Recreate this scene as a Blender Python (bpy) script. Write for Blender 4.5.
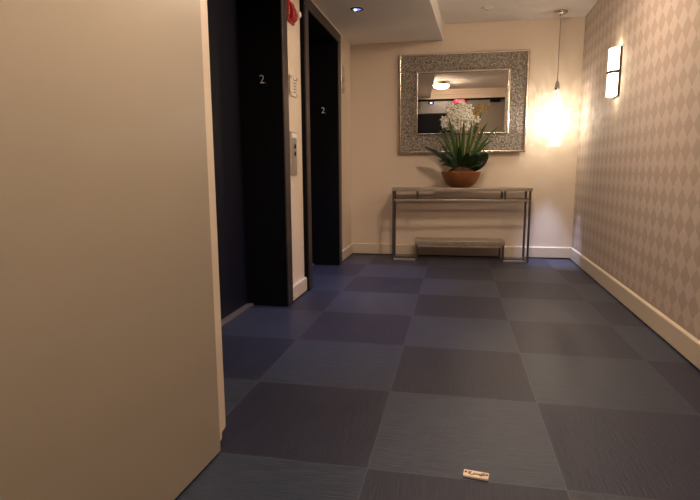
import bpy, bmesh, math, random
from mathutils import Vector, Matrix

# ------------------------------------------------------------------ camera, world, exposure
S = 0.61                       # one carpet tile (24 in) in metres; plan coordinates below are in tiles
C = bpy.context.scene.collection
sc = bpy.context.scene
for o in list(bpy.data.objects):
    bpy.data.objects.remove(o)

F, YAW, PITCH, ROLL = 522.187, -0.198997, -0.152343, -0.005115
CAM = Vector((0.42265, -2.53649, 1.57206)) * S
fw = Vector((math.sin(YAW) * math.cos(PITCH), math.cos(YAW) * math.cos(PITCH), math.sin(PITCH)))
rt = Vector((math.cos(YAW), -math.sin(YAW), 0))
up = rt.cross(fw)
rt2 = math.cos(ROLL) * rt + math.sin(ROLL) * up
up2 = -math.sin(ROLL) * rt + math.cos(ROLL) * up
cd = bpy.data.cameras.new('camera')
cd.sensor_width = 36.0
cd.lens = F / 700.0 * 36.0
cd.clip_start = 0.02
cam = bpy.data.objects.new('camera', cd)
C.objects.link(cam)
m = Matrix((rt2, up2, -fw)).transposed().to_4x4()
m.translation = CAM
cam.matrix_world = m
sc.camera = cam

w = bpy.data.worlds.new('world')
sc.world = w
w.use_nodes = True
w.node_tree.nodes['Background'].inputs[0].default_value = (1.0, 0.85, 0.7, 1)
w.node_tree.nodes['Background'].inputs[1].default_value = 0.0

sc.view_settings.view_transform = 'Standard'
sc.view_settings.look = 'None'
sc.view_settings.gamma = 1.0
sc.view_settings.exposure = 0.87
sc.view_settings.use_curve_mapping = False

WARM = (1.0, 0.765, 0.57)
L_CEILING = 95.0     # emission of the glass bowl of the ceiling light behind the camera
L_MID = 62.0         # emission of the glass bowl of the added ceiling light halfway down the corridor
L_SOFFIT = 42.0       # watts of each soffit downlight
L_PENDANT = 4.4
E_SCONCE = 11.0      # emission of the sconce glass


def lamp(name, kind, loc, power, color, **kw):
    d = bpy.data.lights.new(name, kind)
    d.energy = power
    d.color = color
    for k, v in kw.items():
        setattr(d, k, v)
    o = bpy.data.objects.new(name, d)
    o.location = Vector(loc) * S
    C.objects.link(o)
    return o


# ------------------------------------------------------------------ materials
def new_mat(name):
    mt = bpy.data.materials.new(name)
    mt.use_nodes = True
    nt = mt.node_tree
    b = nt.nodes['Principled BSDF']
    return mt, nt, b


def N(nt, t, **kw):
    n = nt.nodes.new(t)
    for k, v in kw.items():
        if k == 'op':
            n.operation = v
        elif isinstance(k, str) and hasattr(n, k) and not k.startswith('i_'):
            setattr(n, k, v)
    return n


def math_(nt, op, a, b=None, c=None):
    n = nt.nodes.new('ShaderNodeMath')
    n.operation = op
    for i, x in enumerate((a, b, c)):
        if x is None:
            continue
        if isinstance(x, (int, float)):
            n.inputs[i].default_value = x
        else:
            nt.links.new(x, n.inputs[i])
    return n.outputs[0]


def mixc(nt, fac, a, b):
    n = nt.nodes.new('ShaderNodeMix')
    n.data_type = 'RGBA'
    for s, x in ((0, fac), (6, a), (7, b)):
        if isinstance(x, (int, float)):
            n.inputs[s].default_value = x
        elif isinstance(x, tuple):
            n.inputs[s].default_value = (*x, 1) if len(x) == 3 else x
        else:
            nt.links.new(x, n.inputs[s])
    return n.outputs[2]


def noise(nt, vec, scale, detail=2.0, rough=0.5):
    n = nt.nodes.new('ShaderNodeTexNoise')
    n.inputs['Scale'].default_value = scale
    n.inputs['Detail'].default_value = detail
    n.inputs['Roughness'].default_value = rough
    if vec is not None:
        nt.links.new(vec, n.inputs['Vector'])
    return n.outputs['Fac']


def objco(nt):
    return nt.nodes.new('ShaderNodeTexCoord').outputs['Object']


def bump(nt, b, h, strength=0.2, dist=0.01):
    n = nt.nodes.new('ShaderNodeBump')
    n.inputs['Strength'].default_value = strength
    n.inputs['Distance'].default_value = dist
    nt.links.new(h, n.inputs['Height'])
    nt.links.new(n.outputs[0], b.inputs['Normal'])


def mapped(nt, sx, sy, sz):
    n = nt.nodes.new('ShaderNodeMapping')
    n.inputs['Scale'].default_value = (sx, sy, sz)
    nt.links.new(objco(nt), n.inputs['Vector'])
    return n.outputs[0]


def simple(name, col, rough=0.5, metal=0.0, spec=0.5, var=0.0, vscale=20, bmp=0.0, bscale=200, em=None, es=0.0):
    mt, nt, b = new_mat(name)
    b.inputs['Base Color'].default_value = (*col, 1)
    b.inputs['Roughness'].default_value = rough
    b.inputs['Metallic'].default_value = metal
    b.inputs['Specular IOR Level'].default_value = spec
    if var:
        f = noise(nt, objco(nt), vscale, 4)
        c2 = tuple(max(0, c * (1 - var)) for c in col)
        c3 = tuple(min(1, c * (1 + var)) for c in col)
        nt.links.new(mixc(nt, f, c2, c3), b.inputs['Base Color'])
    if bmp:
        bump(nt, b, noise(nt, objco(nt), bscale, 2), bmp, 0.002)
    if em:
        b.inputs['Emission Color'].default_value = (*em, 1)
        b.inputs['Emission Strength'].default_value = es
    return mt


M = {}
M['paint'] = simple('cream_wall_paint', (0.74, 0.625, 0.50), 0.55, spec=0.3, bmp=0.08, bscale=160)
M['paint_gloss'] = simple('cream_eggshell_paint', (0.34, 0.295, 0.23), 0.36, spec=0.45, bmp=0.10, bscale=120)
M['ceiling'] = simple('ceiling_paint', (0.74, 0.69, 0.64), 0.8, spec=0.2, bmp=0.05, bscale=120)
M['trim'] = simple('trim_paint', (0.67, 0.57, 0.45), 0.4, spec=0.4)
M['gap'] = simple('painted_gap_shade', (0.01, 0.01, 0.012), 0.8)  # near-black, paints the shade in the gaps at floor level
M['black'] = simple('black_enamel', (0.004, 0.004, 0.005), 0.6, spec=0.08)
M['navy_door'] = simple('navy_door_enamel', (0.010, 0.010, 0.018), 0.45, spec=0.2)
M['bronze'] = simple('dark_bronze', (0.085, 0.068, 0.060), 0.38, metal=0.7, var=0.15, vscale=8)
M['sill'] = simple('sill_metal', (0.42, 0.37, 0.32), 0.4, metal=0.8)
M['steel'] = simple('brushed_steel', (0.55, 0.50, 0.44), 0.35, metal=0.9, var=0.1, vscale=40)
M['chrome'] = simple('chrome', (0.75, 0.72, 0.70), 0.12, metal=1.0)
M['white'] = simple('white_print', (0.85, 0.84, 0.80), 0.5, em=None)
M['red'] = simple('red_plastic', (0.42, 0.015, 0.018), 0.3, spec=0.5)
M['ink'] = simple('dark_ink', (0.12, 0.08, 0.06), 0.6)
M['lightplate'] = simple('pale_plastic', (0.72, 0.62, 0.50), 0.35, spec=0.4)
M['grey_door'] = simple('grey_door', (0.21, 0.18, 0.145), 0.4)
M['grey_strip'] = simple('grey_transom', (0.17, 0.16, 0.15), 0.35)


def carpet():
    mt, nt, b = new_mat('navy_carpet_tiles')
    sep = nt.nodes.new('ShaderNodeSeparateXYZ')
    nt.links.new(objco(nt), sep.inputs[0])
    x = math_(nt, 'DIVIDE', sep.outputs[0], S)
    y = math_(nt, 'DIVIDE', sep.outputs[1], S)
    fx, fy = math_(nt, 'FLOOR', x), math_(nt, 'FLOOR', y)
    par = math_(nt, 'ABSOLUTE', math_(nt, 'MODULO', math_(nt, 'ADD', fx, fy), 2.0))
    cmb = nt.nodes.new('ShaderNodeCombineXYZ')
    nt.links.new(fx, cmb.inputs[0])
    nt.links.new(fy, cmb.inputs[1])
    wn = nt.nodes.new('ShaderNodeTexWhiteNoise')
    wn.noise_dimensions = '2D'
    nt.links.new(cmb.outputs[0], wn.inputs['Vector'])
    na = noise(nt, mapped(nt, 7, 170, 1), 1.0, 4, 0.65)      # fibres along x
    nb = noise(nt, mapped(nt, 170, 7, 1), 1.0, 4, 0.65)      # fibres along y
    fib = nt.nodes.new('ShaderNodeMix')
    nt.links.new(par, fib.inputs[0])
    nt.links.new(na, fib.inputs[2])
    nt.links.new(nb, fib.inputs[3])
    fibf = fib.outputs[0]
    ramp = nt.nodes.new('ShaderNodeMapRange')
    ramp.inputs[1].default_value = 0.3
    ramp.inputs[2].default_value = 0.7
    nt.links.new(fibf, ramp.inputs[0])
    light = mixc(nt, ramp.outputs[0], (0.008, 0.013, 0.026), (0.038, 0.053, 0.092))
    dark = mixc(nt, ramp.outputs[0], (0.003, 0.0048, 0.015), (0.014, 0.018, 0.050))
    col = mixc(nt, par, light, dark)
    v = nt.nodes.new('ShaderNodeHueSaturation')
    vv = math_(nt, 'ADD', math_(nt, 'MULTIPLY', wn.outputs['Value'], 0.25), 0.88)
    nt.links.new(vv, v.inputs['Value'])
    nt.links.new(col, v.inputs['Color'])
    # thin seams between the tiles
    dx = math_(nt, 'ABSOLUTE', math_(nt, 'SUBTRACT', math_(nt, 'FRACT', x), 0.5))
    dy = math_(nt, 'ABSOLUTE', math_(nt, 'SUBTRACT', math_(nt, 'FRACT', y), 0.5))
    seam = math_(nt, 'GREATER_THAN', math_(nt, 'MAXIMUM', dx, dy), 0.4955)
    sm = math_(nt, 'MULTIPLY', seam, 0.35)
    nt.links.new(mixc(nt, sm, v.outputs[0], (0.10, 0.11, 0.15)), b.inputs['Base Color'])
    nt.links.new(math_(nt, 'ADD', math_(nt, 'MULTIPLY', par, 0.05), 0.42), b.inputs['Roughness'])
    b.inputs['Specular IOR Level'].default_value = 0.42
    b.inputs['Sheen Weight'].default_value = 0.12
    b.inputs['Sheen Roughness'].default_value = 0.4
    bump(nt, b, fibf, 0.5, 0.004)
    return mt


M['carpet'] = carpet()


def wallpaper():
    mt, nt, b = new_mat('harlequin_wallpaper')
    sep = nt.nodes.new('ShaderNodeSeparateXYZ')
    nt.links.new(objco(nt), sep.inputs[0])
    W, H = 0.2205 * S, 0.2135 * S
    yy = math_(nt, 'DIVIDE', math_(nt, 'SUBTRACT', sep.outputs[1], 2.657 * S), W)
    zz = math_(nt, 'DIVIDE', math_(nt, 'SUBTRACT', sep.outputs[2], 2.79 * S), H)
    u = math_(nt, 'FLOOR', math_(nt, 'ADD', yy, zz))
    v = math_(nt, 'FLOOR', math_(nt, 'SUBTRACT', yy, zz))
    par = math_(nt, 'ABSOLUTE', math_(nt, 'MODULO', math_(nt, 'ADD', u, v), 2.0))
    fine = noise(nt, mapped(nt, 60, 60, 260), 1.0, 3)
    lt = mixc(nt, fine, (0.53, 0.445, 0.385), (0.61, 0.515, 0.44))
    dk = mixc(nt, fine, (0.435, 0.35, 0.288), (0.495, 0.40, 0.328))
    nt.links.new(mixc(nt, par, dk, lt), b.inputs['Base Color'])
    nt.links.new(math_(nt, 'ADD', math_(nt, 'MULTIPLY', par, 0.10), 0.64), b.inputs['Roughness'])
    b.inputs['Specular IOR Level'].default_value = 0.2
    bump(nt, b, fine, 0.12, 0.002)
    return mt


M['wallpaper'] = wallpaper()


def hammered():
    mt, nt, b = new_mat('hammered_silver')
    vo = nt.nodes.new('ShaderNodeTexVoronoi')
    vo.inputs['Scale'].default_value = 62
    nt.links.new(objco(nt), vo.inputs['Vector'])
    n2 = noise(nt, objco(nt), 75, 4, 0.7)
    rp = nt.nodes.new('ShaderNodeMapRange')
    rp.inputs[1].default_value = 0.36
    rp.inputs[2].default_value = 0.66
    nt.links.new(n2, rp.inputs[0])
    d = math_(nt, 'MULTIPLY', rp.outputs[0], math_(nt, 'SUBTRACT', 1.25, vo.outputs['Distance']))
    nt.links.new(mixc(nt, d, (0.08, 0.065, 0.053), (0.66, 0.58, 0.49)), b.inputs['Base Color'])
    b.inputs['Metallic'].default_value = 0.55
    b.inputs['Roughness'].default_value = 0.42
    bump(nt, b, d, 0.7, 0.008)
    return mt


M['hammered'] = hammered()
M['silver_edge'] = simple('champagne_silver', (0.72, 0.62, 0.52), 0.25, metal=0.9)
M['mirror'] = simple('mirror_glass', (0.86, 0.85, 0.82), 0.0, metal=1.0)
M['pewter'] = simple('pewter_metal', (0.40, 0.335, 0.27), 0.34, metal=0.4, var=0.3, vscale=14, bmp=0.1, bscale=60)
M['gunmetal'] = simple('gunmetal_bar', (0.15, 0.125, 0.11), 0.35, metal=0.8, var=0.15, vscale=12)


def terracotta():
    mt, nt, b = new_mat('red_brown_bowl')
    f = noise(nt, mapped(nt, 10, 10, 40), 1.0, 5, 0.6)
    nt.links.new(mixc(nt, f, (0.13, 0.040, 0.010), (0.36, 0.125, 0.035)), b.inputs['Base Color'])
    b.inputs['Roughness'].default_value = 0.4
    return mt


M['bowl'] = terracotta()
M['moss'] = simple('moss_fill', (0.085, 0.036, 0.014), 0.9, var=0.6, vscale=60, bmp=0.8, bscale=90)


def leafmat(name, c1, c2, rough):
    mt, nt, b = new_mat(name)
    f = noise(nt, mapped(nt, 30, 30, 8), 1.0, 3)
    nt.links.new(mixc(nt, f, c1, c2), b.inputs['Base Color'])
    b.inputs['Roughness'].default_value = rough
    return mt


M['leaf'] = leafmat('strap_leaf_green', (0.030, 0.072, 0.012), (0.075, 0.15, 0.028), 0.4)
M['darkleaf'] = leafmat('dark_leaf_green', (0.010, 0.024, 0.010), (0.022, 0.045, 0.018), 0.3)
M['petal'] = simple('white_petal', (0.92, 0.90, 0.82), 0.55, var=0.08, vscale=60)
M['stem'] = simple('pale_stem', (0.38, 0.30, 0.16), 0.6)
M['bud'] = simple('gold_bud', (0.42, 0.26, 0.07), 0.5, var=0.3, vscale=80)
M['eye'] = simple('petal_throat', (0.55, 0.50, 0.18), 0.5)

# ------------------------------------------------------------------ mesh building
LOC = {}


class MB:
    """collects geometry given in tile units and links it as one mesh object"""

    def __init__(self):
        self.v, self.f, self.mi = [], [], []

    def add(self, vs, fs, mi=0):
        n = len(self.v)
        self.v += [Vector(p) for p in vs]
        self.f += [tuple(i + n for i in f) for f in fs]
        self.mi += [mi] * len(fs)
        return self

    def box(self, x0, x1, y0, y1, z0, z1, mi=0):
        vs = [(x, y, z) for z in (z0, z1) for y in (y0, y1) for x in (x0, x1)]
        return self.add(vs, [(0, 2, 3, 1), (4, 5, 7, 6), (0, 1, 5, 4), (2, 6, 7, 3), (0, 4, 6, 2), (1, 3, 7, 5)], mi)

    def prism(self, poly, d, mi=0):
        """poly: list of 3-D points, extruded by vector d"""
        n = len(poly)
        a = [Vector(p) for p in poly]
        b = [p + Vector(d) for p in a]
        fs = [tuple(range(n - 1, -1, -1)), tuple(range(n, 2 * n))]
        fs += [(i, (i + 1) % n, n + (i + 1) % n, n + i) for i in range(n)]
        return self.add(a + b, fs, mi)

    def lathe(self, prof, c=(0, 0, 0), seg=40, mi=0, squash=1.0):
        vs, fs = [], []
        for r, z in prof:
            for k in range(seg):
                a = 2 * math.pi * k / seg
                vs.append((c[0] + r * math.cos(a), c[1] + squash * r * math.sin(a), c[2] + z))
        for i in range(len(prof) - 1):
            for k in range(seg):
                k2 = (k + 1) % seg
                fs.append((i * seg + k, i * seg + k2, (i + 1) * seg + k2, (i + 1) * seg + k))
        if prof[0][0] > 1e-6:
            fs.append(tuple(range(seg - 1, -1, -1)))
        if prof[-1][0] > 1e-6:
            fs.append(tuple((len(prof) - 1) * seg + k for k in range(seg)))
        return self.add(vs, fs, mi)

    def tube(self, pts, r, seg=8, mi=0, r1=None):
        pts = [Vector(p) for p in pts]
        vs, fs = [], []
        n = len(pts)
        for i, p in enumerate(pts):
            t = (pts[min(i + 1, n - 1)] - pts[max(i - 1, 0)]).normalized()
            a = t.orthogonal().normalized() if abs(t.z) < 0.99 else Vector((1, 0, 0))
            if abs(t.z) < 0.99:
                a = t.cross(Vector((0, 0, 1))).normalized()
            b = t.cross(a)
            rr = r if r1 is None else r + (r1 - r) * i / (n - 1)
            for k in range(seg):
                an = 2 * math.pi * k / seg
                vs.append(p + rr * (math.cos(an) * a + math.sin(an) * b))
        for i in range(n - 1):
            for k in range(seg):
                k2 = (k + 1) % seg
                fs.append((i * seg + k, i * seg + k2, (i + 1) * seg + k2, (i + 1) * seg + k))
        fs.append(tuple(range(seg - 1, -1, -1)))
        fs.append(tuple((n - 1) * seg + k for k in range(seg)))
        return self.add(vs, fs, mi)

    def build(self, name, mat, parent=None, bevel=0.0, smooth=False, local=False, loc=None):
        o0 = Vector((0, 0, 0))
        if parent is not None and not local:
            o0 = LOC[parent]
        elif loc is not None:
            o0 = Vector(loc)
        me = bpy.data.meshes.new(name)
        me.from_pydata([tuple((p - o0) * S) for p in self.v], [], self.f)
        for mt in (mat if isinstance(mat, (list, tuple)) else [mat]):
            me.materials.append(mt)
        for p, k in zip(me.polygons, self.mi):
            p.material_index = k
            p.use_smooth = smooth
        bm = bmesh.new()
        bm.from_mesh(me)
        bmesh.ops.remove_doubles(bm, verts=bm.verts, dist=1e-6)
        bmesh.ops.recalc_face_normals(bm, faces=bm.faces)
        bm.to_mesh(me)
        bm.free()
        o = bpy.data.objects.new(name, me)
        C.objects.link(o)
        if parent is not None:
            o.parent = parent
        elif loc is not None:
            o.location = o0 * S
        LOC[o] = o0
        if bevel:
            bv = o.modifiers.new('bevel', 'BEVEL')
            bv.width = bevel * S
            bv.segments = 2
            bv.limit_method = 'ANGLE'
            bv.angle_limit = math.radians(40)
        return o


def tag(o, label=None, cat=None, group=None, kind=None):
    for k, v in (('label', label), ('category', cat), ('group', group), ('kind', kind)):
        if v:
            o[k] = v
    return o


def empty(name, loc, rz=0.0):
    o = bpy.data.objects.new(name, None)
    C.objects.link(o)
    o.empty_display_size = 0.1
    o.location = Vector(loc) * S
    o.rotation_euler = (0, 0, rz)
    LOC[o] = Vector(loc)
    return o


def struct(o, label, cat=None):
    return tag(o, label, cat, None, 'structure')


def text_mesh(name, body, mat, parent, size, mw, depth=0.003, thin=0.0):
    """real lettering: a font curve turned into a mesh; mw is its matrix relative to parent (metres)"""
    cu = bpy.data.curves.new(name, 'FONT')
    cu.body = body
    cu.size = size
    cu.extrude = depth / 2
    cu.offset = thin * size
    cu.align_x = 'CENTER'
    cu.align_y = 'CENTER'
    t = bpy.data.objects.new('tmp_text', cu)
    C.objects.link(t)
    bpy.context.view_layer.update()
    dg = bpy.context.evaluated_depsgraph_get()
    me = bpy.data.meshes.new_from_object(t.evaluated_get(dg))
    bpy.data.objects.remove(t)
    me.name = name
    me.materials.clear()
    me.materials.append(mat)
    me.transform(mw)
    o = bpy.data.objects.new(name, me)
    C.objects.link(o)
    o.parent = parent
    LOC[o] = LOC[parent]
    return o


# ------------------------------------------------------------------ the setting
XL, DOORX = -1.49, -1.93
ZC, ZS = 4.05, 3.78
def xr(y): return 2.325 + 0.0177 * y            # right wall
def yb(x): return 7.09 + 0.022 * x              # far wall
def xs(y): return 0.029 + 0.053 * (y - 4.836)   # soffit edge
def xn(y): return -0.835 + 0.055 * y            # face of the near wall on the left
YBACK = -3.1

g = MB()
g.add([(-2.6, -3.4, 0), (2.7, -3.4, 0), (2.7, 7.5, 0), (-2.6, 7.5, 0),
       (-2.6, -3.4, -0.1), (2.7, -3.4, -0.1), (2.7, 7.5, -0.1), (-2.6, 7.5, -0.1)],
      [(0, 1, 2, 3), (7, 6, 5, 4), (0, 4, 5, 1), (1, 5, 6, 2), (2, 6, 7, 3), (3, 7, 4, 0)])
struct(g.build('floor', M['carpet']), 'navy blue carpet tile floor in a chequered fibre direction', 'floor')

def slab(poly, z0, z1): return MB().prism([(x, y, z0) for x, y in poly], (0, 0, z1 - z0))

struct(slab([(-2.6, -3.4), (2.7, -3.4), (2.7, 7.5), (-2.6, 7.5)], ZC, ZC + 0.1).build('ceiling', M['ceiling']),
       'matte ceiling over the corridor', 'ceiling')
struct(slab([(-2.6, YBACK), (xs(YBACK), YBACK), (xs(7.3), 7.3), (-2.6, 7.3)], ZS, ZC + .02).build('trim_1', M['ceiling'], bevel=0.004),
       'lowered soffit along the lift side of the ceiling', 'soffit')
struct(slab([(-2.6, yb(-2.6)), (2.7, yb(2.7)), (2.7, yb(2.7) + .15), (-2.6, yb(-2.6) + .15)], 0, ZC).build('wall_back', M['paint']),
       'cream far wall behind the console table', 'wall')
struct(slab([(xr(-3.4), -3.4), (xr(-3.4) + .15, -3.4), (xr(7.4) + .15, 7.4), (xr(7.4), 7.4)], 0, ZC).build('wall_right', M['wallpaper']),
       'right wall in beige harlequin diamond wallpaper', 'wall')
lw = MB()
lw.box(-2.6, XL, 0.13, 1.0, 0, ZS).box(-2.6, XL, 3.26, 3.99, 0, ZS).box(-2.6, XL, 5.95, 7.06, 0, ZS)
lw.box(-2.6, XL, 1.0, 3.26, 3.70, ZS).box(-2.6, XL, 3.99, 5.95, 3.70, ZS)
lw.box(-2.6, -2.1, 1.0, 3.26, 0, 3.7).box(-2.6, -2.1, 3.99, 5.95, 0, 3.7)
struct(lw.build('wall_left', M['paint']), 'cream left wall with two lift openings', 'wall')

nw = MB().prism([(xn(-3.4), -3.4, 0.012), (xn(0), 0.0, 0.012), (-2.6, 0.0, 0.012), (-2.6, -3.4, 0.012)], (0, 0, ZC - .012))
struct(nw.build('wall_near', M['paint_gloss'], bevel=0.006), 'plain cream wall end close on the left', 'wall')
# recessed black strip under it, painting the shade in the gap
struct(MB().prism([(xn(-3.4) - .03, -3.4, 0.0), (xn(0) - .03, -0.03, 0.0), (-2.6, -.03, 0), (-2.6, -3.4, 0)], (0, 0, 0.02)).build('trim_2', M['gap']),
       'black strip painted as shade in the gap below the near wall', 'trim')
e0 = xn(0.0)
prof = [(0.0, 0.03), (0.006, 0.042), (0.06, 0.052), (0.064, 0.088), (0.107, 0.096), (0.115, 0.108), (0.115, ZS), (0.0, ZS)]
struct(MB().prism([(e0 - 0.02, y, z) for y, z in prof], (-0.25, 0, 0)).build('trim_3', M['trim'], bevel=0.004),
       'cream corner casing with a stepped foot on the near wall end', 'trim')

# baseboards
def baseboard(name, p, q, nrm, label, h=0.2, t=0.035):
    p, q, n = Vector((*p, 0)), Vector((*q, 0)), Vector((*nrm, 0)).normalized()
    b = MB()
    poly = [p + Vector((0, 0, .016)), p + n * t + Vector((0, 0, .016)), p + n * t + Vector((0, 0, h - .012)), p + n * (t - .014) + Vector((0, 0, h)), p + Vector((0, 0, h))]
    b.prism(poly, q - p)
    b.prism([p + n * .001, p + n * (t - .012), p + n * (t - .012) + Vector((0, 0, .013)), p + n * .001 + Vector((0, 0, .013))], q - p, 1)  # black strip painting the shade under the board
    b2 = b.build(name, [M['trim'], M['gap']], bevel=0.004)
    return struct(b2, label, 'baseboard')

baseboard('baseboard_right', (xr(-3.1), -3.1), (xr(7.32), 7.32), (-1, 0.0177), 'cream baseboard along the wallpapered wall', 0.215)
baseboard('baseboard_back', (XL, yb(XL)), (xr(7.17), yb(2.45)), (0.036, -1), 'cream baseboard behind the console table', 0.205)
baseboard('baseboard_left', (XL, 3.305), (XL, 3.925), (1, 0), 'short cream baseboard on the pier between the lifts', 0.19)
baseboard('baseboard_corner', (XL, 6.0), (XL, 7.04), (1, 0), 'short cream baseboard right of the far lift', 0.19)

# lifts -------------------------------------------------------------
def lift(name, y0, y1, XF, label):
    """opening between y0 and y1"""
    r = empty(name, (XL, (y0 + y1) / 2, 0))
    tag(r, label, 'elevator door', None, 'structure')
    H = 3.545
    mid = y0 + 0.52 * (y1 - y0)
    p = MB().box(DOORX - .05, DOORX, y0, mid - .006, 0.012, H).build('door_panel', M['navy_door'], r, bevel=.004)
    p = MB().box(DOORX - .075, DOORX - .025, mid - .04, y1, 0.012, H).build('door_panel', M['navy_door'], r, bevel=.004)
    MB().box(-2.05, XF, y0 - .19, y0, 0.003, H).build('jamb', M['black'], r, bevel=.004)
    MB().box(-2.05, XF, y1, y1 + .19, 0.003, H).build('jamb', M['black'], r, bevel=.004)
    MB().box(-2.05, XF, y0 - .19, y1 + .19, H, 3.70).build('head', M['black'], r, bevel=.004)
    e = .012
    MB().box(XF - .01, XF + e, y0 - .165, y0 - .012, 0.004, H).build('casing', M['bronze'], r, bevel=.006)
    MB().box(XF - .01, XF + e, y1 + .012, y1 + .185, 0.004, H).build('casing', M['bronze'], r, bevel=.006)
    MB().box(XF - .01, XF + e, y0 - .185, y1 + .185, H + .006, 3.69).build('casing', M['bronze'], r, bevel=.006)
    s = MB().box(DOORX - .03, DOORX + .055, y0, y1, 0.001, 0.022).box(DOORX + .005, DOORX + .03, y0, y1, 0.0215, 0.026)
    s.build('sill', M['sill'], r, bevel=.003)
    return r

lift('door_1', 1.2, 3.11, -1.46, 'nearer dark navy lift door in a black and bronze frame')
lift('door_2', 4.11, 5.80, -1.44, 'farther dark navy lift door in a black and bronze frame')

def floor_number(y, x, z, label):
    r = empty('floor_number_sign', (x, y, z))
    tag(r, label, 'sign', 'floor number signs in the lift jambs')
    MB().box(x - .055, x + .055, y - .012, y - .001, z - .085, z + .085).build('plate', M['black'], r, bevel=.003)
    mw = Matrix.Translation(Vector((-0.008, -.0135, 0.004)) * S) @ Matrix.Rotation(math.pi / 2, 4, 'X')
    text_mesh('numeral', '2', M['white'], r, 0.132 * S, mw, 0.002, -0.012)
    b = MB()
    for k in range(2):
        b.lathe([(0.0, .004), (.005, .0), ], (x + .035, 0, 0), 6) if False else None
    for dz in (-.045, -.06, -.03):
        b.box(x + .034, x + .039, y - .0145, y - .0115, z + dz, z + dz + .006)
    b.build('braille', M['grey_door'], r)
    return r

floor_number(3.11, -1.68, 2.55, 'white number 2 on the black jamb of the nearer lift')
floor_number(5.80, -1.675, 2.505, 'white number 2 on the black jamb of the farther lift')

# ------------------------------------------------------------------ behind the camera (seen in the mirror)
nwl = MB()
nwl.prism([(-1.6, YBACK, 3.71), (2.5, YBACK, 3.71), (2.5, YBACK, ZC), (-1.6, YBACK, ZC)], (0, -.2, 0))
nwl.prism([(-1.6, YBACK, 3.86), (2.5, YBACK, 3.86), (2.5, YBACK, 3.93), (-1.6, YBACK, 3.93)], (0, .05, 0))
nwl.box(-2.6, 2.5, YBACK - .3, YBACK - .2, 0, ZC)
struct(nwl.build('wall_entry', M['paint']), 'cream header wall across the lobby doors', 'wall')
d3 = empty('door_3', (0.6, YBACK, 0))
tag(d3, 'grey lobby door leaf with a dark glazed leaf beside it', 'door', None, 'structure')
MB().box(0.93, 2.34, YBACK - .14, YBACK - .06, 0.01, 3.69).build('door_leaf', M['grey_door'], d3, bevel=.006)
MB().box(-1.2, 0.90, YBACK - .14, YBACK - .06, 3.22, 3.69).build('transom', M['grey_strip'], d3, bevel=.006)
MB().box(-1.2, 0.90, YBACK - .16, YBACK - .09, 0.01, 3.21).build('glazed_leaf', M['black'], d3, bevel=.006)
MB().box(-1.2, 2.36, YBACK - .1, YBACK + .03, 3.655, 3.715).build('track', M['black'], d3, bevel=.004)
MB().box(1.7, 2.05, YBACK - .06, YBACK + .08, 3.57, 3.67).build('door_closer', M['black'], d3, bevel=.01)
ex = empty('exit_sign', (0.63, YBACK + .06, 3.56))
tag(ex, 'red lit exit sign reflected in the mirror above the flowers', 'sign')
MB().box(.44, .82, YBACK + .03, YBACK + .09, 3.56, 3.67).build('housing', simple('exit_red', (.3, .01, .02), .4, em=(1, .01, .04), es=0.9), ex, bevel=.008)
mw = Matrix.Translation(Vector((0.0, .034, .055)) * S) @ Matrix.Rotation(math.pi, 4, 'Z') @ Matrix.Rotation(math.pi / 2, 4, 'X')
text_mesh('lettering', 'EXIT', simple('exit_letters', (.8, .2, .2), .4, em=(1, .15, .18), es=1.6), ex, 0.135 * S, mw, .002)
ds = empty('transom_glint', (-.36, YBACK, 3.55))  # made-up glowing box standing for a downlight reflected in the transom
tag(ds, 'small blue glow added for a downlight reflection on the transom, seen in the mirror', 'added glow')
MB().box(-.46, -.26, YBACK - .055, YBACK + .0, 3.55, 3.64).build('housing', M['black'], ds, bevel=.01)
MB().box(-.40, -.32, YBACK - .01, YBACK + .008, 3.565, 3.61).build('glint_glow', simple('glint_blue', (.2, .3, .8), .3, em=(.30, .42, 1.0), es=2.5), ds)

# bowl ceiling lights: one behind the camera beside the soffit, one added halfway down for extra light
def ceiling_light(x, y, power, label):
    cl = empty('ceiling_light', (x, y, ZC))
    tag(cl, label, 'ceiling light')
    MB().lathe([(.10, 0), (.10, -.02), (.245, -.085), (.25, -.10), (.235, -.10)], (x, y, ZC - .001), 40).build('rim', M['steel'], cl, smooth=True)
    MB().lathe([(.05, 0), (.05, -.07)], (x, y, ZC), 16).build('stem', M['steel'], cl, smooth=True)
    df = simple('diffuser_glass', (.9, .85, .75), .5, em=WARM, es=power)
    MB().lathe([(.235, -.04), (.24, -.09), (.215, -.125), (.13, -.15), (0.0, -.157)], (x, y, ZC - .05), 40).build('diffuser', df, cl, smooth=True)

ceiling_light(0.02, -1.0, L_CEILING, 'round bowl ceiling light by the soffit behind the viewer, glowing in the mirror')
ceiling_light(0.95, 3.4, L_MID, 'added unseen bowl ceiling light that brightens the middle of the corridor')

# ------------------------------------------------------------------ soffit downlights
GL = simple('downlight_lens', (.05, .07, .2), .15, em=(.16, .25, 1.0), es=0.9)
WL = simple('downlight_led', (.8, .8, .9), .3, em=(.8, .85, 1.0), es=5.0)
def downlight(x, y, label, power):
    r = empty('downlight', (x, y, ZS))
    tag(r, label, 'downlight', 'soffit downlights')
    MB().lathe([(.056, .002), (.058, -.012), (.086, -.008), (.092, -.0005)], (x, y, ZS), 36).build('trim_ring', M['bronze'], r, smooth=True)
    MB().lathe([(.057, -.004), (.035, -.012), (0, -.015)], (x, y, ZS), 24).build('lens', GL, r, smooth=True)
    MB().lathe([(.018, -.012), (.015, -.022), (0, -.024)], (x - .02, y - .015, ZS), 16).build('led', WL, r, smooth=True)
    o = lamp('downlight_lamp', 'SPOT', (x, y, ZS - .05), power, (.26, .38, 1.0), spot_size=math.radians(58), spot_blend=1.0, shadow_soft_size=.03)
    return r

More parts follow.
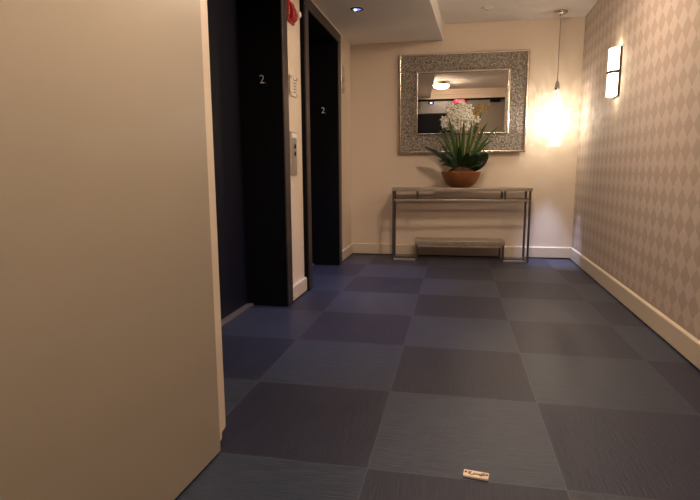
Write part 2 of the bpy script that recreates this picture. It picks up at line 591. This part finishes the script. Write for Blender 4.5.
downlight(-0.983, 5.013, 'small recessed downlight with a blue lens in the soffit', L_SOFFIT * 1.6)
downlight(-0.80, 2.7, 'added unseen downlight in the soffit over the nearer lift', L_SOFFIT)  # added out of view to throw blue light on the carpet

sp = empty('sprinkler_cover', (0.831, 6.32, ZC))
tag(sp, 'faint flat round sprinkler cover on the high ceiling', 'sprinkler')
MB().lathe([(.085, 0), (.085, -.008), (.07, -.014), (0, -.014)], (0.831, 6.32, ZC), 32).build('cover_plate', M['ceiling'], sp, smooth=True)
MB().lathe([(.03, -.014), (.028, -.03), (0, -.03)], (0.831, 6.32, ZC), 16).build('cap', M['trim'], sp, smooth=True)

# ------------------------------------------------------------------ mirror
def quadring(o4, i4, y):  # helper for the mitred frame
    return [(x, y, z) for x, z in o4], [(x, y, z) for x, z in i4]

mx0, mx1, mz0, mz1 = -.60, 1.585, 1.857, 3.545
mcx, mcz = (mx0 + mx1) / 2, (mz0 + mz1) / 2
mr = empty('wall_mirror', (mcx, yb(mcx) - .075, mz0), 0.036)
mr.rotation_euler = (math.radians(1.0), 0, 0.008)
tag(mr, 'rectangular wall mirror in a wide hammered silver frame', 'mirror')
hw = (mx1 - mx0) / 2
hh = mz1 - mz0
def ring(x_o, z0o, z1o, x_i, z0i, z1i, yf_o, yf_i, yb_, gap=False):
    """mitred frame made of four pieces, front depth from yf_o (outer) to yf_i (inner)"""
    o = [(-x_o, z0o), (x_o, z0o), (x_o, z1o), (-x_o, z1o)]
    i = [(-x_i, z0i), (x_i, z0i), (x_i, z1i), (-x_i, z1i)]
    b = MB()
    vs = [(x, yf_o, z) for x, z in o] + [(x, yf_i, z) for x, z in i] + [(x, yb_, z) for x, z in o] + [(x, yb_, z) for x, z in i]
    fs = []
    for k in range(4):
        n = (k + 1) % 4
        fs += [(k, n, 4 + n, 4 + k), (8 + k, 12 + k, 12 + n, 8 + n), (k, 8 + k, 8 + n, n), (4 + k, 4 + n, 12 + n, 12 + k)]
    return b.add(vs, fs)

gx, gz0, gz1 = .765, .345, hh - .325
rim = .034
ring(hw, 0, hh, hw - rim, rim, hh - rim, -.035, -.04, .03).build('outer_rim', M['silver_edge'], mr, bevel=.008, local=True)
ring(hw - rim, rim, hh - rim, gx + rim, gz0 - rim, gz1 + rim, -.02, -.005, .025).build('hammered_frame', M['hammered'], mr, local=True)
ring(gx + rim, gz0 - rim, gz1 + rim, gx, gz0, gz1, -.022, -.03, .03).build('inner_rim', M['silver_edge'], mr, bevel=.007, local=True)
bv = .045
gl = MB()
o4 = [(-gx, gz0), (gx, gz0), (gx, gz1), (-gx, gz1)]
i4 = [(-gx + bv, gz0 + bv), (gx - bv, gz0 + bv), (gx - bv, gz1 - bv), (-gx + bv, gz1 - bv)]
gl.add([(x, .0008, z) for x, z in o4] + [(x, .0005, z) for x, z in i4] + [(x, .02, z) for x, z in o4],
       [(4, 5, 6, 7)] + [(k, (k + 1) % 4, 4 + (k + 1) % 4, 4 + k) for k in range(4)] + [(11, 10, 9, 8)] + [(k, 8 + k, 8 + (k + 1) % 4, (k + 1) % 4) for k in range(4)])
gl.build('mirror_glass', M['mirror'], mr, local=True)

# ------------------------------------------------------------------ console table
ct = empty('console_table', (0.505, 6.72, 0), 0.05)
tag(ct, 'long narrow pewter metal console table with a low shelf against the far wall', 'table')
L_, R_, D = -1.14, 1.125, .20          # leg centre lines, half depth
t = .017
def bar(b, x0, x1, y0, y1, z0, z1): return b.box(x0, x1, y0, y1, z0, z1)
MB().box(L_ - .03, R_ + .035, -D - .03, D + .03, 1.205, 1.262).build('tabletop', M['pewter'], ct, bevel=.006, local=True)
for sx in (L_, R_):
    for sy in (-D, D):
        MB().box(sx - t, sx + t, sy - t, sy + t, 0.003, 1.206).build('leg', M['gunmetal'], ct, bevel=.004, local=True)
for sy in (-D, D):
    MB().box(L_, R_, sy - t, sy + t, 1.035, 1.07).build('rail', M['pewter'], ct, bevel=.004, local=True)
for sx in (L_, R_):
    MB().box(sx - t, sx + t, -D, D, 1.035, 1.07).build('side_rail', M['gunmetal'], ct, bevel=.004, local=True)
    MB().box(sx - t, sx + t, -D, D, 0.003, 0.038).build('floor_runner', M['gunmetal'], ct, bevel=.004, local=True)
A_, B_ = -.735, .72
for sx in (A_, B_):
    for sy in (-D, D):
        MB().box(sx - t, sx + t, sy - t, sy + t, 1.07, 1.206).build('spacer', M['gunmetal'], ct, bevel=.004, local=True)
        MB().box(sx - t, sx + t, sy - t, sy + t, 0.003, 0.29).build('shelf_leg', M['gunmetal'], ct, bevel=.004, local=True)
for sy in (-D, D):
    MB().box(L_, A_, sy - t, sy + t, 0.003, 0.036).build('floor_runner', M['pewter'], ct, bevel=.004, local=True)
    MB().box(B_, R_, sy - t, sy + t, 0.003, 0.036).build('floor_runner', M['pewter'], ct, bevel=.004, local=True)
    MB().box(A_, B_, sy - t, sy + t, 0.245, 0.275).build('shelf_rail', M['pewter'], ct, bevel=.004, local=True)
MB().box(A_ - .03, B_ + .03, -D - .03, D + .03, 0.288, 0.358).build('shelf', M['pewter'], ct, bevel=.006, local=True)

# ------------------------------------------------------------------ flower bowl
random.seed(4)
PX, PY, PZ = .505, 6.69, 1.2635
pr = empty('potted_flowers', (PX, PY, PZ))
tag(pr, 'white flower and strap leaf arrangement in a red-brown bowl on the console table', 'plant')
bowl = [(0, 0), (.15, 0), (.175, .012), (.235, .06), (.285, .125), (.315, .19), (.333, .255), (.338, .268), (.325, .270), (.30, .215), (.25, .18), (0, .17)]
MB().lathe(bowl, (PX, PY, PZ), 48).build('bowl', M['bowl'], pr, smooth=True)
ms = MB()
prof = [(.27, .20), (.235, .265), (.19, .30), (.12, .335), (.05, .35), (0, .352)]
ms.lathe(prof, (PX + .01, PY, PZ), 30)
o = ms.build('moss', M['moss'], pr, smooth=True)
sb = o.modifiers.new('s', 'SUBSURF'); sb.levels = sb.render_levels = 2
tx = bpy.data.textures.new('mossnoise', 'CLOUDS'); tx.noise_scale = .016
dm = o.modifiers.new('d', 'DISPLACE'); dm.texture = tx; dm.strength = .04

def leaf(base, tip, width, sag=0.0, mat='leaf', cup=.25, n=10, shape='strap', name='leaf', face=None):
    base, tip = Vector(base), Vector(tip)
    d = tip - base
    mid = (base + tip) / 2 + Vector((0, 0, sag))
    fv = Vector(face) if face else Vector((0.25 * d.x, -1, .15))
    vs, fs = [], []
    th = .006
    rows = []
    for i in range(n + 1):
        s = i / n
        p = (1 - s) ** 2 * base + 2 * s * (1 - s) * mid + s * s * tip
        tg = (2 * (1 - s) * (mid - base) + 2 * s * (tip - mid)).normalized()
        side = tg.cross(fv).normalized()
        nr = side.cross(tg).normalized()
        if shape == 'strap':
            wd = .62 * width * (.55 + .45 * math.sin(math.pi * min(1, s * .75 + .2))) * (1 - s ** 5) + .004
        else:
            wd = width * (math.sin(math.pi * (s * .88 + .10)) ** .7) * (1 if s < 1 else .2) + .006
        rows.append((p, side, nr, wd))
    for p, side, nr, wd in rows:
        vs += [p - side * wd / 2 + nr * cup * wd * .5, p, p + side * wd / 2 + nr * cup * wd * .5]
    for i in range(n):
        a = i * 3
        fs += [(a, a + 1, a + 4, a + 3), (a + 1, a + 2, a + 5, a + 4)]
    b = MB().add(vs, fs)
    o = b.build(name, M[mat], pr, smooth=True)
    so = o.modifiers.new('t', 'SOLIDIFY'); so.thickness = th * S; so.offset = 0
    return o

def P(x, z, y=0.0): return (x, PY + y, z)
b0 = 1.56
straps = [  # base x, tip (x, z), y offset of tip, width, sag
    (.56, (.815, 2.50), -.06, .075, .10), (.60, (.915, 2.355), -.12, .08, .08), (.515, (.532, 2.385), -.22, .085, .05),
    (.62, (1.125, 2.30), .10, .05, .16), (.62, (.945, 2.11), -.18, .08, .12), (.45, (.283, 2.42), -.18, .085, .10),
    (.43, (.137, 2.22), -.12, .06, .14), (.42, (.165, 2.37), .06, .05, .10), (.46, (.40, 2.20), -.26, .06, .10),
    (.55, (.66, 2.33), -.20, .07, .05), (.44, (.20, 2.10), -.20, .07, .12), (.60, (1.02, 2.05), -.22, .05, .18),
    (.50, (.46, 2.16), -.28, .065, .05), (.40, (.06, 2.12), .05, .05, .16)]
for bx, (tx_, tz), dy, wd, sg in straps:
    leaf(P(bx, b0, -.03), P(tx_, tz, dy), wd, sg)
broad = [
    (.45, (-.115, 1.945), -.14, .13, .05, (.2, -.6, .8)), (.44, (.14, 1.715), -.24, .12, .06, (0, -.6, .8)), (.45, (.20, 1.645), -.26, .13, .05, (0, -.7, .7)),
    (.49, (.468, 1.95), -.26, .09, .02, (0, -1, .1)), (.44, (.24, 1.84), -.22, .13, .07, (.2, -.8, .6)),
    (.57, (.945, 1.83), -.10, .30, .02, (.3, -.9, -.35)), (.56, (.80, 1.80), -.25, .17, .06, (.2, -1, .1)), (.60, (.84, 1.66), -.25, .13, .05, (0, -.8, .6)), (.53, (.62, 1.84), -.27, .12, .05, (0, -1, .2))]
for bx, (tx_, tz), dy, wd, sg, fc in broad:
    leaf(P(bx, 1.57, -.03), P(tx_, tz, dy), wd, sg, 'darkleaf', .2, 12, 'broad', 'broad_leaf', fc)

for bx, tx_, dy in ((.50, .46, -.02), (.53, .56, .03), (.49, .36, .0)):
    MB().tube([P(bx, 1.58), P((bx + tx_) / 2 + .02, 2.0, dy), P(tx_, 2.38, dy)], .012, 8, r1=.008).build('flower_stem', M['stem'], pr, smooth=True)

def floret_mesh():
    b = MB()
    R = .073
    for k in range(6):
        a = k * math.pi / 3
        ca, sa = math.cos(a), math.sin(a)
        pts = [(0.006, 0, 0), (.45, .22, .10), (.8, .24, .12), (1.0, 0.0, .02), (.8, -.24, .12), (.45, -.22, .10), (.62, 0, .22)]
        vs = []
        for u, v_, w_ in pts:
            vs.append((R * (u * ca - v_ * sa), R * (u * sa + v_ * ca), R * w_))
        b.add(vs, [(0, 1, 6), (1, 2, 6), (2, 3, 6), (3, 4, 6), (4, 5, 6), (5, 0, 6)], 0)
    b.lathe([(.010, 0), (.010, .012), (0, .02)], (0, 0, .004), 8, 1)
    return b

fl0 = floret_mesh().build('flower', [M['petal'], M['eye']], pr, smooth=True, local=True)
so = fl0.modifiers.new('t', 'SOLIDIFY'); so.thickness = .003; so.offset = 0
spots = []
tries = 0
cen = Vector((.462, PY - .03, 2.41))
while len(spots) < 28 and tries < 6000:
    tries += 1
    a = random.uniform(0, 2 * math.pi); zz = random.uniform(-1, 1); q = math.sqrt(1 - zz * zz)
    d = Vector((q * math.cos(a), q * math.sin(a), zz))
    p = cen + Vector((d.x * .205, d.y * .16, d.z * .15 + .02 * math.sin(5 * a)))
    if d.y > .45: continue
    if all((p - s[0]).length > .082 for s in spots):
        spots.append((p, d))
extra = [(.49, 2.64, -.03), (.525, 2.62, -.05), (.312, 2.60, -.04), (.30, 2.565, -.06), (.20, 2.40, -.06), (.205, 2.31, -.08), (.235, 2.345, -.09), (.72, 2.40, -.06), (.74, 2.385, -.08), (.43, 2.27, -.14), (.56, 2.27, -.12), (.47, 2.63, -.06), (.61, 2.57, -.05)]
for x, z, dy in extra:
    spots.append((Vector((x, PY + dy, z)), Vector((x - .46, -.5, (z - 2.45)))))
for i, (p, d) in enumerate(spots):
    c = fl0 if i == 0 else fl0.copy()
    if i: C.objects.link(c)
    c.location = (p - Vector((PX, PY, PZ))) * S
    dd = (d.normalized() * .6 + Vector((random.uniform(-.3, .3), random.uniform(-1.0, -.4), random.uniform(-.2, .4)))).normalized()
    c.rotation_euler = dd.to_track_quat('Z', 'Y').to_euler()
    sc_ = random.uniform(.85, 1.2)
    c.scale = (sc_, sc_, sc_)

def spray(pts, nb):
    b = MB().tube(pts, .007, 6, r1=.004)
    pts = [Vector(p) for p in pts]
    o = b.build('berry_spray', M['stem'], pr, smooth=True)
    for k in range(nb):
        s = random.uniform(.45, 1.0) * (len(pts) - 1)
        i = min(int(s), len(pts) - 2)
        p = pts[i].lerp(pts[i + 1], s - i) + Vector((random.uniform(-.035, .035), random.uniform(-.03, .03), random.uniform(-.03, .035)))
        if BUD:
            c = BUD[0].copy()
            C.objects.link(c)
        else:
            r = .0135
            c = MB().lathe([(0, -r), (r * .7, -r * .7), (r, 0), (r * .7, r * .7), (0, r)], (0, 0, 0), 7).build('bud', M['bud'], o, smooth=True, local=True)
            BUD.append(c)
        c.parent = o
        c.location = (p - LOC[pr]) * S
        k_ = random.uniform(.75, 1.25)
        c.scale = (k_, k_, k_)

BUD = []
spray([P(.56, 1.6), P(.66, 2.1, -.06), P(.70, 2.42, -.08), P(.80, 2.56, -.09), P(.95, 2.61, -.1)], 42)
spray([P(.55, 1.6), P(.64, 2.2, -.03), P(.66, 2.45, -.05), P(.74, 2.56, -.05), P(.84, 2.62, -.05)], 30)
spray([P(.57, 1.6), P(.68, 1.95, -.08), P(.74, 2.16, -.1), P(.79, 2.25, -.1), P(.76, 2.28, -.1)], 16)

# ------------------------------------------------------------------ pendant
GX, GY = 2.0, 6.75
pd = empty('pendant_light', (GX, GY, ZC))
tag(pd, 'slim clear glass pendant light hanging in the far right corner', 'pendant light')
MB().lathe([(.10, 0), (.098, -.022), (.078, -.04), (.03, -.05), (.024, -.085), (.012, -.10), (0, -.10)], (GX, GY, ZC - .0005), 32).build('canopy', M['chrome'], pd, smooth=True)
MB().tube([(GX, GY, ZC - .09), (GX, GY, 2.97)], .0075, 8).build('cord', simple('cord_clear', (.42, .33, .25), .4), pd, smooth=True)
MB().lathe([(0, .13), (.012, .13), (.02, .10), (.035, .07), (.04, .0), (.046, -.03), (.035, -.03), (0, -.03)], (GX, GY, 2.87), 24).build('socket_cap', M['chrome'], pd, smooth=True)


def crackle():
    mt, nt, b = new_mat('crackled_clear_glass')
    out = nt.nodes['Material Output']
    tr = nt.nodes.new('ShaderNodeBsdfTransparent')
    tr.inputs[0].default_value = (.97, .96, .94, 1)
    gl_ = nt.nodes.new('ShaderNodeBsdfGlossy')
    gl_.inputs['Roughness'].default_value = .12
    em = nt.nodes.new('ShaderNodeEmission')
    em.inputs[0].default_value = (1, .93, .82, 1)
    em.inputs[1].default_value = 0.1
    vo = nt.nodes.new('ShaderNodeTexVoronoi')
    vo.feature = 'DISTANCE_TO_EDGE'
    vo.inputs['Scale'].default_value = 38
    nt.links.new(objco(nt), vo.inputs['Vector'])
    edge = math_(nt, 'LESS_THAN', vo.outputs['Distance'], .10)
    lw_ = nt.nodes.new('ShaderNodeLayerWeight')
    lw_.inputs[0].default_value = .35
    m1 = nt.nodes.new('ShaderNodeMixShader')
    nt.links.new(math_(nt, 'MINIMUM', math_(nt, 'ADD', math_(nt, 'MULTIPLY', lw_.outputs['Fresnel'], .30), math_(nt, 'MULTIPLY', edge, .16)), 1.0), m1.inputs[0])
    nt.links.new(tr.outputs[0], m1.inputs[1])
    nt.links.new(gl_.outputs[0], m1.inputs[2])
    ad = nt.nodes.new('ShaderNodeAddShader')
    nt.links.new(m1.outputs[0], ad.inputs[0])
    nt.links.new(em.outputs[0], ad.inputs[1])
    nt.links.new(ad.outputs[0], out.inputs[0])
    return mt


glass = [(.040, 0), (.055, -.06), (.085, -.15), (.112, -.28), (.134, -.44), (.148, -.60), (.150, -.72), (.140, -.82), (.115, -.89), (.095, -.91)]
inner = [(r - .008, z) for r, z in glass[::-1]]
MB().lathe(glass + inner, (GX, GY, 2.85), 36).build('glass_shade', crackle(), pd, smooth=True)
def flame():
    mt, nt, b = new_mat('glowing_inner_glass')
    out = nt.nodes['Material Output']
    tr = nt.nodes.new('ShaderNodeBsdfTransparent')
    em = nt.nodes.new('ShaderNodeEmission')
    em.inputs[0].default_value = (1, .88, .72, 1)
    em.inputs[1].default_value = 1.5
    ad = nt.nodes.new('ShaderNodeAddShader')
    nt.links.new(tr.outputs[0], ad.inputs[0])
    nt.links.new(em.outputs[0], ad.inputs[1])
    nt.links.new(ad.outputs[0], out.inputs[0])
    return mt


MB().lathe([(0, -.02), (.03, -.03), (.055, -.07), (.08, -.17), (.092, -.30), (.092, -.40), (.07, -.50), (0, -.53)], (GX, GY, 2.50), 24).build('bulb', flame(), pd, smooth=True)
MB().lathe([(.012, .34), (.012, .14)], (GX, GY, 2.50), 12).build('bulb_stem', M['chrome'], pd, smooth=True)
pl = lamp('pendant_lamp', 'POINT', (GX, GY, 2.42), L_PENDANT, (1.0, .90, .76), shadow_soft_size=.012)
lamp('carpet_blue_fill', 'SPOT', (GX, GY, 1.92), 48.0, (.55, .63, 1.0), spot_size=math.radians(48), spot_blend=1.0, shadow_soft_size=.03)  # added spot, gives the carpet under the pendant its blue patch
# the crackled glass throws radiating streaks: pattern in the lamp's own output
d = pl.data
d.use_nodes = True
nt = d.node_tree
emn = nt.nodes['Emission']
tc = nt.nodes.new('ShaderNodeTexCoord')
sepn = nt.nodes.new('ShaderNodeSeparateXYZ')
nt.links.new(tc.outputs['Normal'], sepn.inputs[0])
ln = math_(nt, 'POWER', math_(nt, 'ADD', math_(nt, 'ADD', math_(nt, 'MULTIPLY', sepn.outputs[0], sepn.outputs[0]), math_(nt, 'MULTIPLY', sepn.outputs[2], sepn.outputs[2])), 1e-5), 0.5)
cb = nt.nodes.new('ShaderNodeCombineXYZ')
nt.links.new(math_(nt, 'MULTIPLY', math_(nt, 'DIVIDE', sepn.outputs[0], ln), 2.6), cb.inputs[0])
nt.links.new(math_(nt, 'MULTIPLY', math_(nt, 'DIVIDE', sepn.outputs[2], ln), 2.6), cb.inputs[2])
nt.links.new(math_(nt, 'MULTIPLY', sepn.outputs[1], 2.0), cb.inputs[1])
nz = noise(nt, cb.outputs[0], 5.4, 3, .6)
mr_ = nt.nodes.new('ShaderNodeMapRange')
mr_.inputs[1].default_value = .38
mr_.inputs[2].default_value = .66
mr_.inputs[3].default_value = .35
mr_.inputs[4].default_value = 1.9
nt.links.new(nz, mr_.inputs[0])
nt.links.new(mr_.outputs[0], emn.inputs['Strength'])

# ------------------------------------------------------------------ wall sconce
sy, sz0, sz1 = 4.90, 2.475, 3.075
sx = xr(sy)
sr = empty('wall_sconce', (sx, sy, sz0))
tag(sr, 'glowing white glass wall sconce with a bronze band on the wallpapered wall', 'wall lamp')
hwid, dep = .125, .09
MB().box(sx - .03, sx - .001, sy - hwid, sy + hwid, sz0, sz1).build('back_plate', M['bronze'], sr, bevel=.004)
GLOW = simple('opal_glass_lit', (.9, .88, .82), .3, em=(1, .80, .56), es=E_SCONCE)
def shade(z0, z1):
    b = MB()
    n = 16
    po, pi_ = [], []
    for k in range(n + 1):
        a = math.pi * k / n
        po.append((sx - .031 - dep * math.sin(a) ** .8, sy - (hwid - .008) * math.cos(a)))
    b.prism([(x, y, z0) for x, y in po], (0, 0, z1 - z0))
    return b.build('glass_shade', GLOW, sr)
zm = 2.775
shade(sz0 + .012, zm - .018)
shade(zm + .018, sz1 - .008)
bd = MB()
po = []
for k in range(17):
    a = math.pi * k / 16
    po.append((sx - .028 - (dep + .018) * math.sin(a) ** .8, sy - hwid * math.cos(a)))
MB().prism([(x, y, zm - .018) for x, y in po], (0, 0, .036)).build('band', M['bronze'], sr)

# ------------------------------------------------------------------ things on the pier between the lifts
XW = XL
fa = empty('fire_alarm', (XW, 3.52, 3.22))
tag(fa, 'red fire alarm strobe high on the pier between the lifts', 'fire alarm')
MB().box(XW + .001, XW + .03, 3.40, 3.63, 3.235, 3.465).build('back_box', M['red'], fa, bevel=.01)
hb = MB().prism([(XW + .03, 3.43, 3.255), (XW + .07, 3.43, 3.285), (XW + .07, 3.43, 3.37), (XW + .03, 3.43, 3.445)], (0, .18, 0))
hb.build('horn', M['red'], fa, bevel=.008)
MB().lathe([(.045, 0), (.043, .03), (.03, .055), (0, .062)], (0, 0, 0), 20).build('strobe_lens', simple('strobe_clear', (.72, .66, .58), .12, spec=.8), fa, smooth=True, local=True)
s_ = [o for o in fa.children if o.name.startswith('strobe')][0]
s_.location = Vector((.06, .06, .12)) * S
s_.rotation_euler = (0, math.pi / 2, 0)
mw = Matrix.Translation(Vector((.0315, -.095, .13)) * S) @ Matrix.Rotation(math.pi / 2, 4, 'Z') @ Matrix.Rotation(math.pi / 2, 4, 'X') @ Matrix.Rotation(math.pi / 2, 4, 'Z')
text_mesh('lettering', 'FIRE', M['white'], fa, .045 * S, mw, .001)

nt_ = empty('notice_plaque', (XW, 3.55, 2.43))
tag(nt_, 'small clear notice plaque on standoffs above the lift call button', 'sign')
MB().box(XW + .010, XW + .020, 3.43, 3.70, 2.43, 2.665).build('panel', M['lightplate'], nt_, bevel=.003)
for y in (3.455, 3.675):
    for z in (2.455, 2.64):
        MB().tube([(XW + .001, y, z), (XW + .028, y, z)], .014, 12).build('standoff', M['steel'], nt_, smooth=True)
b = MB()
random.seed(9)
for k in range(5):
    z = 2.475 + k * .034
    y = 3.55
    while y < 3.665:
        l = random.uniform(.012, .03)
        b.box(XW + .0195, XW + .0212, y, min(y + l, 3.668), z, z + .012)
        y += l + .009
b.build('print', M['ink'], nt_)

cb_ = empty('call_button_panel', (XW, 3.52, 1.515))
tag(cb_, 'tall steel lift call button panel on the pier between the lifts', 'button panel')
MB().box(XW + .001, XW + .022, 3.42, 3.63, 1.515, 2.02).build('plate', M['steel'], cb_, bevel=.004)
MB().box(XW + .021, XW + .027, 3.435, 3.615, 1.945, 2.005).build('display', M['white'], cb_, bevel=.002)
for z in (1.852, 1.762):
    rg = MB().tube([(XW + .02, 3.525, z), (XW + .034, 3.525, z)], .034, 20).build('button', M['chrome'], cb_)
    MB().tube([(XW + .033, 3.525, z), (XW + .038, 3.525, z)], .020, 16).build('button_face', M['black'], rg)
MB().box(XW + .021, XW + .026, 3.45, 3.60, 1.54, 1.68).build('lower_cover', M['steel'], cb_, bevel=.002)

hl = empty('hall_lantern', (XW, 6.30, 2.86))
tag(hl, 'slim steel lift indicator on the wall right of the farther lift', 'indicator')
MB().box(XW + .001, XW + .03, 6.18, 6.42, 2.86, 3.27).build('plate', M['steel'], hl, bevel=.006)
for z in (2.97, 3.15):
    MB().box(XW + .029, XW + .038, 6.25, 6.35, z - .05, z + .05).build('lens', M['lightplate'], hl, bevel=.006)

# ------------------------------------------------------------------ tag on the carpet
ft = empty('floor_tag', (.563, .036, 0.0), -.13)
tag(ft, 'small pale tag with curly brown lettering lying on the carpet', 'tag')
MB().box(-.064, .064, -.029, .029, 0.001, .014).build('plate', simple('tag_ivory', (.80, .66, .52), .35), ft, bevel=.003, local=True)
b = MB()
def curve(pts, r=.0028):
    b.tube([(x, y, .0145) for x, y in pts], r, 6)
curve([(-.036, -.012), (-.036, .012)]); curve([(-.036, .0), (-.024, .012)]); curve([(-.034, .001), (-.022, -.016), (-.012, -.012)])
for k in range(5):
    x = -.014 + k * .009
    curve([(x, -.008), (x + .004, .006), (x + .008, -.008)])
curve([(.03, .012), (.034, -.006), (.026, -.014), (.018, -.008)]); curve([(.04, .012), (.04, -.006), (.044, -.01)]); curve([(.034, .012), (.046, .012)])
b.build('lettering', M['ink'], ft, local=True)
for x in (-.052, .053):
    MB().lathe([(.007, 0), (.006, .003), (0, .004)], (x, .004, .0138), 12).build('rivet', M['ink'], ft, local=True, smooth=True)
